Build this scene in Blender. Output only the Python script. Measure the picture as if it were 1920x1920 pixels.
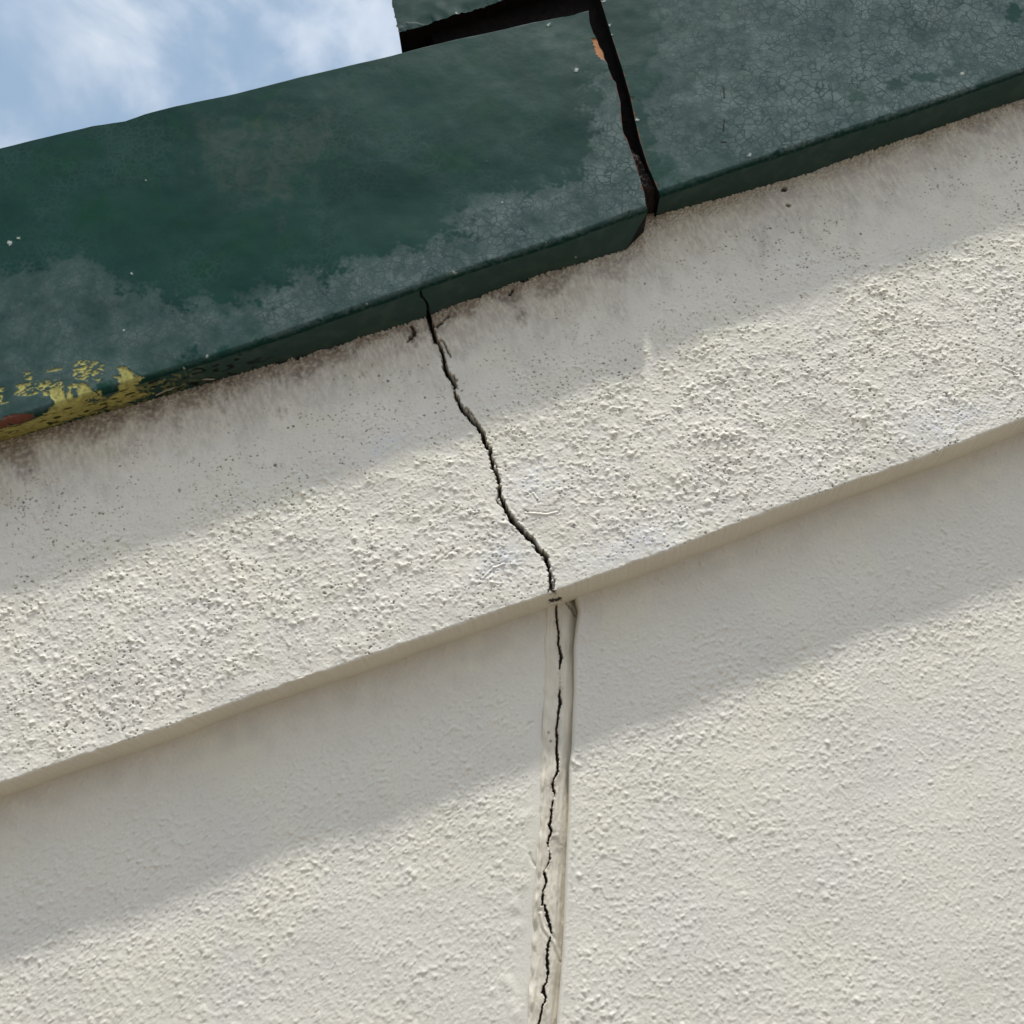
import bpy, math
import numpy as np

for o in list(bpy.data.objects):
    bpy.data.objects.remove(o)
scene = bpy.context.scene
rad = math.radians

# ------------------------------------------------------------------ camera
CAM = np.array([0.0, -1.30, 1.70])
PITCH, ROLL, YAW = rad(20), rad(4), rad(-2)
FWD = np.array([math.sin(YAW)*math.cos(PITCH), math.cos(YAW)*math.cos(PITCH), math.sin(PITCH)])
_R = np.array([math.cos(YAW), -math.sin(YAW), 0.0])
_U = np.cross(_R, FWD)
RGT = math.cos(ROLL)*_R + math.sin(ROLL)*_U
UPV = -math.sin(ROLL)*_R + math.cos(ROLL)*_U
cam_data = bpy.data.cameras.new("camera")
cam = bpy.data.objects.new("camera", cam_data)
scene.collection.objects.link(cam)
from mathutils import Matrix, Vector
M = Matrix(((RGT[0], UPV[0], -FWD[0], CAM[0]), (RGT[1], UPV[1], -FWD[1], CAM[1]),
            (RGT[2], UPV[2], -FWD[2], CAM[2]), (0, 0, 0, 1)))
cam.matrix_world = M
cam_data.sensor_width = 36
cam_data.sensor_fit = 'HORIZONTAL'
cam_data.angle = rad(54)
cam_data.clip_start = 0.02
cam_data.clip_end = 2000
scene.camera = cam
FPX = 960/math.tan(rad(27))

# ------------------------------------------------------------------ sun and sky
SUN = Vector((-0.12, -1.0, 4.35)).normalized()
sun_el = math.asin(SUN.z)
sd = bpy.data.lights.new("sun", 'SUN')
sd.energy = 5.0
sd.angle = rad(2.2)
sd.color = (1.0, 0.97, 0.92)
so = bpy.data.objects.new("sun", sd)
scene.collection.objects.link(so)
so.rotation_euler = SUN.to_track_quat('Z', 'Y').to_euler()
so.location = (0, -4, 10)

world = bpy.data.worlds.new("World")
scene.world = world
world.use_nodes = True
wt = world.node_tree
wt.nodes.clear()
wn = wt.nodes.new
out = wn('ShaderNodeOutputWorld')
bg = wn('ShaderNodeBackground')
bg.inputs['Strength'].default_value = 0.1
sky = wn('ShaderNodeTexSky')
sky.sky_type = 'NISHITA'
sky.sun_disc = False
sky.sun_elevation = sun_el
sky.sun_rotation = math.atan2(SUN.x, SUN.y)
tc = wn('ShaderNodeTexCoord')
mp = wn('ShaderNodeMapping')
mp.inputs['Scale'].default_value = (1.0, 1.0, 1.7)
mp.inputs['Rotation'].default_value = (1.1, 0.2, 0.9)
n1 = wn('ShaderNodeTexNoise')
n1.inputs['Scale'].default_value = 3.4
n1.inputs['Detail'].default_value = 7
n1.inputs['Roughness'].default_value = 0.52
n1.inputs['Distortion'].default_value = 0.35
r1 = wn('ShaderNodeMapRange')
r1.interpolation_type = 'SMOOTHSTEP'
r1.inputs['From Min'].default_value = 0.37
r1.inputs['From Max'].default_value = 0.52
r1.inputs['To Min'].default_value = 0.0
r1.inputs['To Max'].default_value = 0.97
n2 = wn('ShaderNodeTexNoise')
n2.inputs['Scale'].default_value = 6.0
n2.inputs['Detail'].default_value = 4
n2.inputs['Roughness'].default_value = 0.5
cr = wn('ShaderNodeValToRGB')
cr.color_ramp.elements[0].position = 0.36
cr.color_ramp.elements[0].color = (0.66, 0.77, 0.94, 1)
cr.color_ramp.elements[1].position = 0.62
cr.color_ramp.elements[1].color = (0.94, 1.0, 1.07, 1)
sc = wn('ShaderNodeVectorMath')
sc.operation = 'SCALE'
sc.inputs['Scale'].default_value = 10.0
mx = wn('ShaderNodeMix')
mx.data_type = 'RGBA'
L = wt.links.new
L(tc.outputs['Generated'], mp.inputs['Vector'])
L(mp.outputs[0], n1.inputs['Vector'])
L(mp.outputs[0], n2.inputs['Vector'])
dp = wn('ShaderNodeVectorMath')
dp.operation = 'DOT_PRODUCT'
nv = wn('ShaderNodeVectorMath')
nv.operation = 'NORMALIZE'
L(tc.outputs['Generated'], nv.inputs[0])
L(nv.outputs[0], dp.inputs[0])
dp.inputs[1].default_value = tuple(SUN)
gl = wn('ShaderNodeMapRange')
gl.interpolation_type = 'SMOOTHERSTEP'
gl.inputs['From Min'].default_value = 0.86
gl.inputs['From Max'].default_value = 1.0
gl.inputs['To Min'].default_value = 10.8
gl.inputs['To Max'].default_value = 52.0
L(dp.outputs['Value'], gl.inputs['Value'])
L(gl.outputs[0], sc.inputs['Scale'])
L(n1.outputs['Fac'], r1.inputs['Value'])
L(n2.outputs['Fac'], cr.inputs['Fac'])
L(cr.outputs['Color'], sc.inputs[0])
L(r1.outputs[0], mx.inputs['Factor'])
veil = wn('ShaderNodeMix')
veil.data_type = 'RGBA'
veil.inputs['Factor'].default_value = 0.80
veil.inputs['B'].default_value = (4.7, 6.5, 8.8, 1)
L(sky.outputs[0], veil.inputs['A'])
L(veil.outputs['Result'], mx.inputs['A'])
L(sc.outputs[0], mx.inputs['B'])
L(mx.outputs['Result'], bg.inputs['Color'])
L(bg.outputs[0], out.inputs['Surface'])

vs = scene.view_settings
vs.view_transform = 'Standard'
vs.look = 'None'
vs.exposure = -0.26
vs.gamma = 1.0
vs.use_curve_mapping = False
scene.render.resolution_x = 1024
scene.render.resolution_y = 1024

# ------------------------------------------------------------------ measured geometry
DB = 0.050            # the plaster band stands this far out of the wall plane (y = 0)
DG = 0.055            # the timber casings stand this far out of the band
YB, YG = -DB, -DB-DG
TH = rad(23.6)        # rake of the gable
CT, ST = math.cos(TH), math.sin(TH)


def survey(pts, Y):
    """points read off the photo -> real points on the vertical plane y = Y"""
    res = []
    for x, y in pts:
        d = FWD*FPX + RGT*(x-960) - UPV*(y-960)
        res.append(CAM + d*(Y-CAM[1])/d[1])
    return np.array(res)


def st(P):
    return np.stack([P[..., 0]*CT+P[..., 2]*ST, -P[..., 0]*ST+P[..., 2]*CT], -1)


def xyz(s, t, y):
    s, t, y = np.broadcast_arrays(s, t, y)
    return np.stack([s*CT-t*ST, y, s*ST+t*CT], -1)


def read(P):
    d = P-CAM
    k = d@FWD
    return 960+FPX*(d@RGT)/k, 960-FPX*(d@UPV)/k


def curve(pts, Y):
    q = st(survey(pts, Y))
    o = np.argsort(q[:, 0])
    q = q[o]
    a0 = (q[1, 1]-q[0, 1])/(q[1, 0]-q[0, 0])
    m0 = (q[-1, 1]-q[0, 1])/(q[-1, 0]-q[0, 0])
    q = np.vstack([[q[0, 0]-4, q[0, 1]-4*m0*0.3], q, [q[-1, 0]+4, q[-1, 1]+4*m0*0.3]])
    return lambda s: np.interp(s, q[:, 0], q[:, 1])


# ------------------------------------------------------------------ noise tiles (2048 mm square, 1 mm cells)
N = 2048
fy = np.fft.fftfreq(N)[:, None]
fx = np.fft.rfftfreq(N)[None, :]
FR = np.sqrt(fx*fx+fy*fy)


def band_noise(seed, lo, hi, ax=1.0):
    """gaussian noise with wavelengths between lo and hi cells, unit deviation"""
    g = np.random.default_rng(seed).standard_normal((N, N)).astype(np.float32)
    F = np.fft.rfft2(g)
    R = np.sqrt((fx*ax)**2+fy**2)
    F *= np.exp(-(R*lo)**2*1.2)*(1-np.exp(-(R*hi)**2*1.2))
    h = np.fft.irfft2(F, s=(N, N))
    return (h/h.std()).astype(np.float32)


def grains(seed, density, sig, power=2.0, ax=1.0):
    """separate rounded grains; density per square cell, height 0..1"""
    r = np.random.default_rng(seed)
    n = int(density*N*N)
    g = np.zeros((N, N), np.float32)
    g[r.integers(0, N, n), r.integers(0, N, n)] = r.random(n)**power*0.85+0.15
    F = np.fft.rfft2(g)*np.exp(-2*(math.pi*sig)**2*((fx/ax)**2+(fy*ax)**2))
    h = np.fft.irfft2(F, s=(N, N))*2*math.pi*sig*sig
    return np.clip(h, 0, 1.5).astype(np.float32)


def samp(T, u, v, cell=0.001):
    a = np.asarray(u, np.float64)/cell
    b = np.asarray(v, np.float64)/cell
    i0 = np.floor(a).astype(np.int64)
    j0 = np.floor(b).astype(np.int64)
    fa = (a-i0).astype(np.float32)
    fb = (b-j0).astype(np.float32)
    i0 %= N
    j0 %= N
    i1 = (i0+1) % N
    j1 = (j0+1) % N
    return (T[j0, i0]*(1-fa)+T[j0, i1]*fa)*(1-fb)+(T[j1, i0]*(1-fa)+T[j1, i1]*fa)*fb


NZ_fine = band_noise(1, 3.0, 7)
NZ_med = band_noise(2, 7, 20)
NZ_big = band_noise(3, 30, 90)
NZ_huge = band_noise(4, 120, 400)
GR_big = grains(5, 1/190., 1.95, 1.3)
GR_med = grains(6, 1/62., 1.25, 1.0)
GR_pin = grains(8, 1/50., 0.80, 0.8)
GR_small = grains(7, 1/18., 0.85, 0.8)


def sstep(a, b, x):
    t = np.clip((x-a)/(b-a), 0, 1)
    return t*t*(3-2*t)


def seg_dist(px, py, pts, w=None, only=None):
    """distance to a polyline (and interpolated half width)"""
    best = np.full(px.shape, 1e9)
    wid = np.zeros(px.shape)
    for k in range(len(pts)-1):
        x0, y0 = pts[k]
        x1, y1 = pts[k+1]
        dx, dy = x1-x0, y1-y0
        L2 = dx*dx+dy*dy+1e-9
        t = np.clip(((px-x0)*dx+(py-y0)*dy)/L2, 0, 1)
        d = np.hypot(px-x0-t*dx, py-y0-t*dy)
        if w is not None:
            ww = w[k]+(w[k+1]-w[k])*t
            m = (d-ww) < (best-wid)
            best = np.where(m, d, best)
            wid = np.where(m, ww, wid)
        else:
            best = np.minimum(best, d)
    return (best, wid) if w is not None else best


def poly_sd(px, py, pts):
    """signed distance to a closed polygon, negative inside"""
    pts = list(pts)
    d = seg_dist(px, py, pts+[pts[0]])
    ins = np.zeros(px.shape, bool)
    for k in range(len(pts)):
        x0, y0 = pts[k]
        x1, y1 = pts[(k+1) % len(pts)]
        if y0 == y1:
            continue
        c = ((y0 > py) != (y1 > py)) & (px < (x1-x0)*(py-y0)/(y1-y0)+x0)
        ins ^= c
    return np.where(ins, -d, d)


# ------------------------------------------------------------------ mesh helpers
def link(name, me, mat, parent=None):
    o = bpy.data.objects.new(name, me)
    scene.collection.objects.link(o)
    if mat:
        me.materials.append(mat)
    if parent:
        o.parent = parent
        if parent.type == 'EMPTY':
            o.matrix_parent_inverse = Matrix.Translation(-Vector(parent.location))
    return o


def faces_mesh(name, verts, faces, attrs=None, smooth=True):
    verts = np.ascontiguousarray(verts, np.float32).reshape(-1, 3)
    faces = np.ascontiguousarray(faces, np.int32)
    me = bpy.data.meshes.new(name)
    me.vertices.add(len(verts))
    me.vertices.foreach_set('co', verts.ravel())
    me.loops.add(faces.size)
    me.loops.foreach_set('vertex_index', faces.ravel())
    k = faces.shape[1]
    me.polygons.add(len(faces))
    me.polygons.foreach_set('loop_start', np.arange(0, faces.size, k, dtype=np.int32))
    if smooth:
        me.polygons.foreach_set('use_smooth', np.ones(len(faces), bool))
    for an, arr in (attrs or {}).items():
        a = me.attributes.new(an, 'FLOAT_COLOR', 'POINT')
        c = np.ones((len(verts), 4), np.float32)
        for i, ch in enumerate(arr):
            if ch is not None:
                c[:, i] = np.clip(np.asarray(ch, np.float32).ravel(), 0, 1)
            else:
                c[:, i] = 0
        a.data.foreach_set('color', c.ravel())
    me.update()
    me.validate()
    return me


def grid_faces(nr, nc, off=0):
    idx = np.arange(nr*nc).reshape(nr, nc)+off
    return np.stack([idx[:-1, :-1], idx[:-1, 1:], idx[1:, 1:], idx[1:, :-1]], -1).reshape(-1, 4)


def box_mesh(name, p0, p1):
    x0, y0, z0 = p0
    x1, y1, z1 = p1
    v = [(x0, y0, z0), (x1, y0, z0), (x1, y1, z0), (x0, y1, z0), (x0, y0, z1), (x1, y0, z1), (x1, y1, z1), (x0, y1, z1)]
    f = [(3, 2, 1, 0), (4, 5, 6, 7), (0, 1, 5, 4), (1, 2, 6, 5), (2, 3, 7, 6), (3, 0, 4, 7)]
    return faces_mesh(name, v, f, smooth=False)


def uneven(segments):
    """segments: list of (start, stop, step) joined to one coordinate list"""
    res = []
    for a, b, d in segments:
        n = max(1, int(round((b-a)/d)))
        res.append(np.linspace(a, b, n, endpoint=False))
    res.append(np.array([segments[-1][1]]))
    return np.concatenate(res)


# ------------------------------------------------------------------ materials
class Mat:
    def __init__(s, name):
        s.m = bpy.data.materials.new(name)
        s.m.use_nodes = True
        s.t = s.m.node_tree
        s.b = s.t.nodes['Principled BSDF']
        s.tc = s.t.nodes.new('ShaderNodeTexCoord')

    def n(s, typ, **k):
        x = s.t.nodes.new(typ)
        for a, b in k.items():
            setattr(x, a, b)
        return x

    def l(s, a, b):
        s.t.links.new(a, b)

    def noise(s, scale, detail=3, rough=0.5, dist=0.0, vec=None):
        x = s.n('ShaderNodeTexNoise')
        x.inputs['Scale'].default_value = scale
        x.inputs['Detail'].default_value = detail
        x.inputs['Roughness'].default_value = rough
        x.inputs['Distortion'].default_value = dist
        s.l(vec or s.tc.outputs['Object'], x.inputs['Vector'])
        return x.outputs['Fac']

    def rng(s, v, a, b, c=0.0, d=1.0):
        x = s.n('ShaderNodeMapRange', interpolation_type='SMOOTHSTEP')
        for i, w in zip(('From Min', 'From Max', 'To Min', 'To Max'), (a, b, c, d)):
            x.inputs[i].default_value = w
        s.l(v, x.inputs['Value'])
        return x.outputs[0]

    def math(s, op, a, b):
        x = s.n('ShaderNodeMath', operation=op)
        for i, v in enumerate((a, b)):
            if isinstance(v, (int, float)):
                x.inputs[i].default_value = v
            else:
                s.l(v, x.inputs[i])
        return x.outputs[0]

    def mix(s, f, a, b, blend='MIX'):
        x = s.n('ShaderNodeMix', data_type='RGBA', blend_type=blend)
        for i, v in (('Factor', f), ('A', a), ('B', b)):
            if isinstance(v, (int, float)):
                x.inputs[i].default_value = v
            elif isinstance(v, tuple):
                x.inputs[i].default_value = (*v, 1)
            else:
                s.l(v, x.inputs[i])
        return x.outputs['Result']

    def attr(s, name):
        a = s.n('ShaderNodeAttribute', attribute_name=name)
        p = s.n('ShaderNodeSeparateColor')
        s.l(a.outputs['Color'], p.inputs[0])
        return p.outputs

    def bump(s, h, dist, strength=1.0):
        x = s.n('ShaderNodeBump')
        x.inputs['Distance'].default_value = dist
        x.inputs['Strength'].default_value = strength
        s.l(h, x.inputs['Height'])
        s.l(x.outputs[0], s.b.inputs['Normal'])


def stucco(name, base, alt):
    m = Mat(name)
    a = m.attr('stain_shade')      # grime and painted shade, pits, cream
    b = m.attr('tint')       # blue dust, crack edge, bare mortar
    c = m.mix(m.rng(m.noise(9, 5, 0.6), 0.35, 0.68), base, alt)
    c = m.mix(m.rng(m.noise(330, 3, 0.6), 0.3, 0.75, 0.0, 0.35), c, (0.585, 0.552, 0.48))
    c = m.mix(m.math('MULTIPLY', a[2], 0.45), c, (0.73, 0.70, 0.56))
    c = m.mix(m.math('MULTIPLY', b[0], 0.38), c, (0.60, 0.645, 0.76))
    dirt_shade_c = m.mix(m.rng(m.noise(55, 4, 0.65), 0.35, 0.62), (0.095, 0.052, 0.045), (0.21, 0.155, 0.105))
    c = m.mix(m.math('MULTIPLY', a[0], 0.74), c, dirt_shade_c)
    c = m.mix(m.math('MULTIPLY', a[1], 0.85), c, (0.10, 0.095, 0.085))
    c = m.mix(b[2], c, (0.21, 0.185, 0.15))
    c = m.mix(b[1], c, (0.035, 0.028, 0.022))
    m.l(c, m.b.inputs['Base Color'])
    m.b.inputs['Roughness'].default_value = 0.82
    m.b.inputs['Specular IOR Level'].default_value = 0.25
    m.bump(m.noise(620, 3, 0.6), 0.0006, 0.55)
    return m.m


def green_paint(name, crackle=True):
    m = Mat(name)
    a = m.attr('wear')       # grey chalking, yellow old coat, bare red wood
    b = m.attr('chips')      # orange wood, pale chips, dust on the underside
    q = m.attr('tone')       # brown bloom, dark line, deep green
    base = m.mix(m.rng(m.noise(7, 5, 0.6, 0.6), 0.34, 0.66), (0.0060, 0.034, 0.028), (0.0105, 0.047, 0.038))
    base = m.mix(m.rng(m.noise(11, 4, 0.6, 1.0), 0.52, 0.72), base, (0.006, 0.045, 0.026))
    base = m.mix(m.math('MULTIPLY', q[0], m.rng(m.noise(26, 5, 0.65, 0.8), 0.38, 0.62, 0.05, 0.50)), base, (0.062, 0.080, 0.066))
    grey = m.mix(m.rng(m.noise(22, 6, 0.65, 0.5), 0.32, 0.7), (0.062, 0.098, 0.092), (0.142, 0.184, 0.174))
    c = m.mix(a[0], base, grey)
    # craquelure: two sizes of cells with a wandering edge
    wob = m.n('ShaderNodeTexNoise')
    wob.inputs['Scale'].default_value = 75
    wob.inputs['Detail'].default_value = 4
    m.l(m.tc.outputs['Object'], wob.inputs['Vector'])
    wv = m.n('ShaderNodeVectorMath', operation='SCALE')
    wv.inputs['Scale'].default_value = 0.011
    m.l(wob.outputs['Color'], wv.inputs[0])
    av = m.n('ShaderNodeVectorMath', operation='ADD')
    m.l(m.tc.outputs['Object'], av.inputs[0])
    m.l(wv.outputs[0], av.inputs[1])
    lines = []
    for scale, w in ((80, 0.10), (170, 0.11)):
        v = m.n('ShaderNodeTexVoronoi', feature='DISTANCE_TO_EDGE')
        v.inputs['Scale'].default_value = scale
        m.l(av.outputs[0], v.inputs['Vector'])
        lines.append(m.rng(v.outputs['Distance'], w*0.25, w*1.25, 1.0, 0.0))
    l2 = m.math('MULTIPLY', lines[1], m.rng(m.noise(17, 3, 0.5), 0.36, 0.56))
    l1 = m.math('MULTIPLY', lines[0], m.rng(m.noise(30, 3, 0.5), 0.30, 0.52, 0.60, 1.0))
    ln = m.math('MAXIMUM', l1, m.math('MULTIPLY', l2, 0.75))
    patch = m.math('MULTIPLY', ln, m.math('POWER', a[0], 0.8))
    c = m.mix(m.math('MULTIPLY', patch, 0.85), c, (0.018, 0.042, 0.043))
    faint = m.math('MULTIPLY', m.math('MULTIPLY', ln, m.math('SUBTRACT', 1.0, a[0])), m.rng(m.noise(8, 3), 0.4, 0.65, 0.0, 0.16))
    c = m.mix(faint, c, (0.075, 0.125, 0.115))
    # plates of the chalked coat differ a little
    vc = m.n('ShaderNodeTexVoronoi')
    vc.inputs['Scale'].default_value = 80
    m.l(av.outputs[0], vc.inputs['Vector'])
    sp = m.n('ShaderNodeSeparateColor')
    m.l(vc.outputs['Color'], sp.inputs[0])
    c = m.mix(m.math('MULTIPLY', m.math('MULTIPLY', sp.outputs[0], a[0]), 0.25), c, (0.15, 0.20, 0.195))
    c = m.mix(b[2], c, m.mix(m.rng(m.noise(40, 4), 0.4, 0.7), (0.036, 0.066, 0.062), (0.050, 0.082, 0.074)))
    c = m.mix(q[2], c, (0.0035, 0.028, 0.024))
    yel = m.mix(m.rng(m.noise(150, 5, 0.7), 0.40, 0.66), (0.40, 0.37, 0.12), (0.22, 0.20, 0.075))
    c = m.mix(a[1], c, yel)
    c = m.mix(a[2], c, m.mix(m.noise(120, 4), (0.11, 0.028, 0.022), (0.17, 0.075, 0.045)))
    c = m.mix(b[0], c, (0.36, 0.15, 0.055))
    c = m.mix(b[1], c, (0.38, 0.41, 0.37))
    c = m.mix(q[1], c, (0.010, 0.010, 0.009))
    m.l(c, m.b.inputs['Base Color'])
    rg = m.math('ADD', m.math('MULTIPLY', a[0], 0.25), m.rng(m.noise(60, 4), 0.3, 0.7, 0.46, 0.60))
    rg = m.math('ADD', rg, m.math('MULTIPLY', b[2], 0.2))
    m.l(rg, m.b.inputs['Roughness'])
    m.b.inputs['Specular IOR Level'].default_value = 0.07
    mp2 = m.n('ShaderNodeMapping')
    mp2.inputs['Rotation'].default_value = (0, TH, 0)
    mp2.inputs['Scale'].default_value = (12, 160, 220)
    m.l(m.tc.outputs['Object'], mp2.inputs['Vector'])
    grain = m.noise(1.0, 4, 0.6, 0.2, mp2.outputs[0])
    h = m.math('ADD', m.math('MULTIPLY', grain, 0.30), m.math('MULTIPLY', m.noise(420, 3, 0.6), 0.22))
    h = m.math('SUBTRACT', h, m.math('MULTIPLY', patch, 0.55))
    m.bump(h, 0.0004, 0.45)
    return m.m


M_band = stucco("band_plaster", (0.745, 0.702, 0.618), (0.705, 0.672, 0.60))
M_wall = stucco("wall_plaster", (0.735, 0.697, 0.615), (0.70, 0.667, 0.595))
M_green = green_paint("green_paint")

ms = Mat("sealant")
sa = ms.attr('stain_shade')
c = ms.mix(ms.rng(ms.noise(40, 4), 0.35, 0.7), (0.69, 0.635, 0.525), (0.61, 0.56, 0.46))
c = ms.mix(ms.math('MULTIPLY', sa[0], 0.8), c, (0.22, 0.19, 0.15))
c = ms.mix(ms.math('MULTIPLY', sa[1], 0.9), c, (0.05, 0.04, 0.032))
ms.l(c, ms.b.inputs['Base Color'])
ms.b.inputs['Roughness'].default_value = 0.55
ms.bump(ms.noise(260, 3), 0.0004, 0.5)
M_seal = ms.m

md = Mat("dark_timber")
c = md.mix(md.rng(md.noise(60, 5, 0.7), 0.4, 0.7), (0.004, 0.0035, 0.003), (0.012, 0.007, 0.005))
md.l(c, md.b.inputs['Base Color'])
md.b.inputs['Roughness'].default_value = 0.95
md.b.inputs['Specular IOR Level'].default_value = 0.1
md.bump(md.noise(200, 4), 0.002, 0.6)
M_dark = md.m

mg = Mat("ground_paving")
c = mg.mix(mg.noise(2.5, 6, 0.6), (0.115, 0.090, 0.058), (0.18, 0.142, 0.092))
mg.l(c, mg.b.inputs['Base Color'])
mg.b.inputs['Roughness'].default_value = 0.95
mg.bump(mg.noise(60, 5), 0.01, 0.5)

# ------------------------------------------------------------------ ground
v = [(-400, -400, 0), (400, -400, 0), (400, 400, 0), (-400, 400, 0)]
g = link("ground", faces_mesh("ground", v, [(0, 1, 2, 3)], smooth=False), mg.m)
g['kind'] = 'structure'

# ------------------------------------------------------------------ traced lines
CRACK = [(790, 545), (802, 583), (804, 592), (808, 608), (813.5, 629), (817, 638.5), (825, 648), (830, 664.6), (835, 690), (842, 706),
         (849, 712), (853, 723), (853, 737.5), (859, 752), (867, 769), (877, 777), (883, 787.5), (896, 798), (905, 815), (910, 831),
         (919, 844), (921, 860), (925, 879), (932, 887.5), (935, 903), (937.5, 929), (944, 944), (952, 962.5), (962.5, 979),
         (975, 992), (990, 1006), (1002, 1017), (1010, 1031), (1023, 1042), (1028, 1058), (1031, 1075), (1033, 1092), (1033, 1106), (1039, 1112)]
CRACK_W = [3, 4.5, 4.5, 4, 4.5, 5, 2.2, 3, 4, 4.2, 3.2, 3.5, 2.2, 3.4, 3.8, 3.6, 4, 3.6, 3.6, 4.0,
           3.6, 2.6, 2.8, 3.4, 2.4, 2.8, 3.6, 4.2, 4.4, 4.6, 4.8, 3.6, 3.8, 3.4, 2.8, 2.6, 2.8, 3.4, 2.6]
SEAL_CRACK = [
    ([(1043, 1135), (1043, 1150), (1044, 1167), (1047, 1183), (1047, 1208), (1052, 1233), (1049, 1254)], [1.5, 1.2, 1.8, 1.2, 1.8, 3.0, 0.8]),
    ([(1050, 1289), (1049, 1304), (1051, 1317), (1047, 1333), (1046, 1350), (1043, 1367), (1045, 1387), (1043, 1404), (1045, 1419), (1046, 1440), (1044, 1452), (1037.5, 1462), (1036, 1477), (1040, 1487)],
     [0.8, 1.7, 2.6, 2.0, 1.6, 2.0, 2.0, 1.8, 2.6, 2.0, 1.8, 1.2, 2.0, 1.6]),
    ([(1037, 1502), (1034, 1521), (1033, 1537), (1030, 1548), (1034, 1556), (1032, 1565), (1027, 1577), (1028, 1590)], [0.8, 1.6, 1.6, 2.8, 2.2, 1.8, 1.6, 0.8]),
    ([(1031, 1600), (1031, 1612), (1026, 1624)], [0.6, 0.8, 0.7]),
    ([(1020, 1635), (1024, 1649), (1023, 1660), (1019, 1668), (1017, 1687), (1016.5, 1697)], [2.2, 2.2, 1.2, 1.2, 2.0, 1.0]),
    ([(1021, 1697), (1027, 1722), (1034, 1749)], [1.4, 3.0, 1.6]),
    ([(1032, 1758), (1026, 1780), (1026, 1801), (1027.5, 1822), (1025, 1843), (1019, 1850), (1019, 1861), (1023, 1870), (1021, 1880), (1017, 1887), (1013.5, 1907), (1009, 1925), (1006, 1950)],
     [1.4, 1.8, 2.4, 2.2, 1.2, 1.8, 3.0, 1.8, 1.4, 1.4, 1.8, 1.8, 1.8])]

t_arris = curve([(0, 1470), (250, 1386), (520, 1290), (760, 1208), (1033, 1112), (1250, 1034), (1480, 945), (1720, 862), (1920, 786)], YB)
t_wallbot = curve([(0, 1497), (250, 1412), (520, 1316), (760, 1234), (1040, 1137), (1260, 1060), (1490, 972), (1730, 885), (1920, 812)], 0.0)
t_contactL = curve([(0, 822), (155, 783), (300, 742), (400, 712), (500, 682), (624, 646), (765, 602), (895, 553), (972, 525), (1169, 466)], YB)
t_contactR = curve([(1240, 398), (1400, 355), (1514, 322), (1644, 276), (1779, 228), (1920, 181)], YB)
R_BEAD = 0.0075
t_frontL = curve([(0, 797), (130, 755), (272, 711), (400, 672), (550, 622), (700, 569), (850, 517), (1050, 451), (1213, 392)], YG)
t_frontR = curve([(1236, 365), (1400, 309), (1590, 246), (1779, 184), (1920, 134)], YG)
t_topL = curve([(0, 277), (90, 256), (175, 234), (235, 225), (270, 213), (350, 195), (420, 180), (560, 145), (640, 126), (755, 97), (850, 74), (1104, 18)], YG)
t_botU = curve([(747, 62), (775, 55), (806, 43), (856, 28), (944, 0)], YG)

# ------------------------------------------------------------------ the wall with its parts
wall = bpy.data.objects.new("gable_wall", None)
wall.location = (0, 0, 0)
scene.collection.objects.link(wall)
wall['label'] = "cream roughcast rendered wall with a sloping plaster band and a long dark crack running down it"
wall['category'] = "wall"


def roughcast(u, v, amp_coarse, amp_fine, seed=0.0):
    """height in metres of a sprayed render"""
    wu = u+0.0006*samp(NZ_med, u+0.31+seed, v+0.17)
    wv = v+0.0006*samp(NZ_med, u+0.77, v+0.53+seed)
    h = amp_coarse*(0.0022*samp(GR_big, wu+seed, wv)+0.0017*samp(GR_med, wu, wv+seed)
                    + 0.00010*samp(NZ_med, u, v+seed))
    h = h+amp_fine*(0.00011*samp(NZ_fine, u+seed, v)+0.00085*samp(GR_small, wu, wv))
    return h


# ---- plaster band: a strip swept along the rake; rows run from behind the casings over the arris to the wall
cs = uneven([(-3.2, -1.0, 0.05), (-1.0, 0.30, 0.0011), (0.30, 2.45, 0.0011), (2.45, 4.2, 0.05)])
def mid_t(s):
    return t_arris(s)
RB = 0.0035
s2 = cs[None, :]
ta = t_arris(s2)+0.0004*samp(NZ_big, s2, s2*0+0.2)+0.0003*samp(NZ_med, s2, s2*0+0.4)
ttop = np.maximum(t_contactL(s2), t_contactR(s2))+0.16
H = ttop-(ta+RB)
nfront = int(0.80/0.0011)
vf = np.linspace(0, 1, nfront)[:, None]
Tf = ttop-H*vf
Yf = np.full_like(Tf, YB)
nb = 9
ang = np.linspace(0, math.pi/2, nb+1)[1:, None]
Tb = ta+RB-RB*np.sin(ang)
Yb = YB+RB-RB*np.cos(ang)+0*s2
nu = 44
wu_ = np.linspace(0, 1, nu+1)[1:, None]
tw = t_wallbot(s2)
Tu = ta+(tw-ta)*wu_
Yu = YB+RB+(0.004-(YB+RB))*wu_+0*s2
T = np.vstack([Tf, Tb, Tu])
Y = np.vstack([Yf, Yb, Yu])
S = np.broadcast_to(s2, T.shape)
P = xyz(S, T, Y)
nrm_t = np.vstack([np.zeros_like(Tf), -np.sin(ang)+0*s2, -np.ones_like(Tu)])
nrm_y = np.vstack([-np.ones_like(Tf), -np.cos(ang)+0*s2, np.zeros_like(Tu)])
arc = np.vstack([Tf, Tf[-1:]-RB*ang, Tf[-1:]-RB*1.6-(Yu-YB)])
px, py = read(P)
under = np.vstack([np.zeros((nfront, 1)), sstep(0.2, 1.2, ang), np.ones((nu, 1))])*np.ones_like(T)
wlr = sstep(1170, 1250, px)
below = t_contactL(S)*(1-wlr)+t_contactR(S)*wlr-T      # metres below the casings
lowf = samp(NZ_huge, S+0.4, arc)
med = samp(NZ_big, S, arc+0.6)
rough = sstep(0.06, 0.23, below+0.018*lowf)
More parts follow.
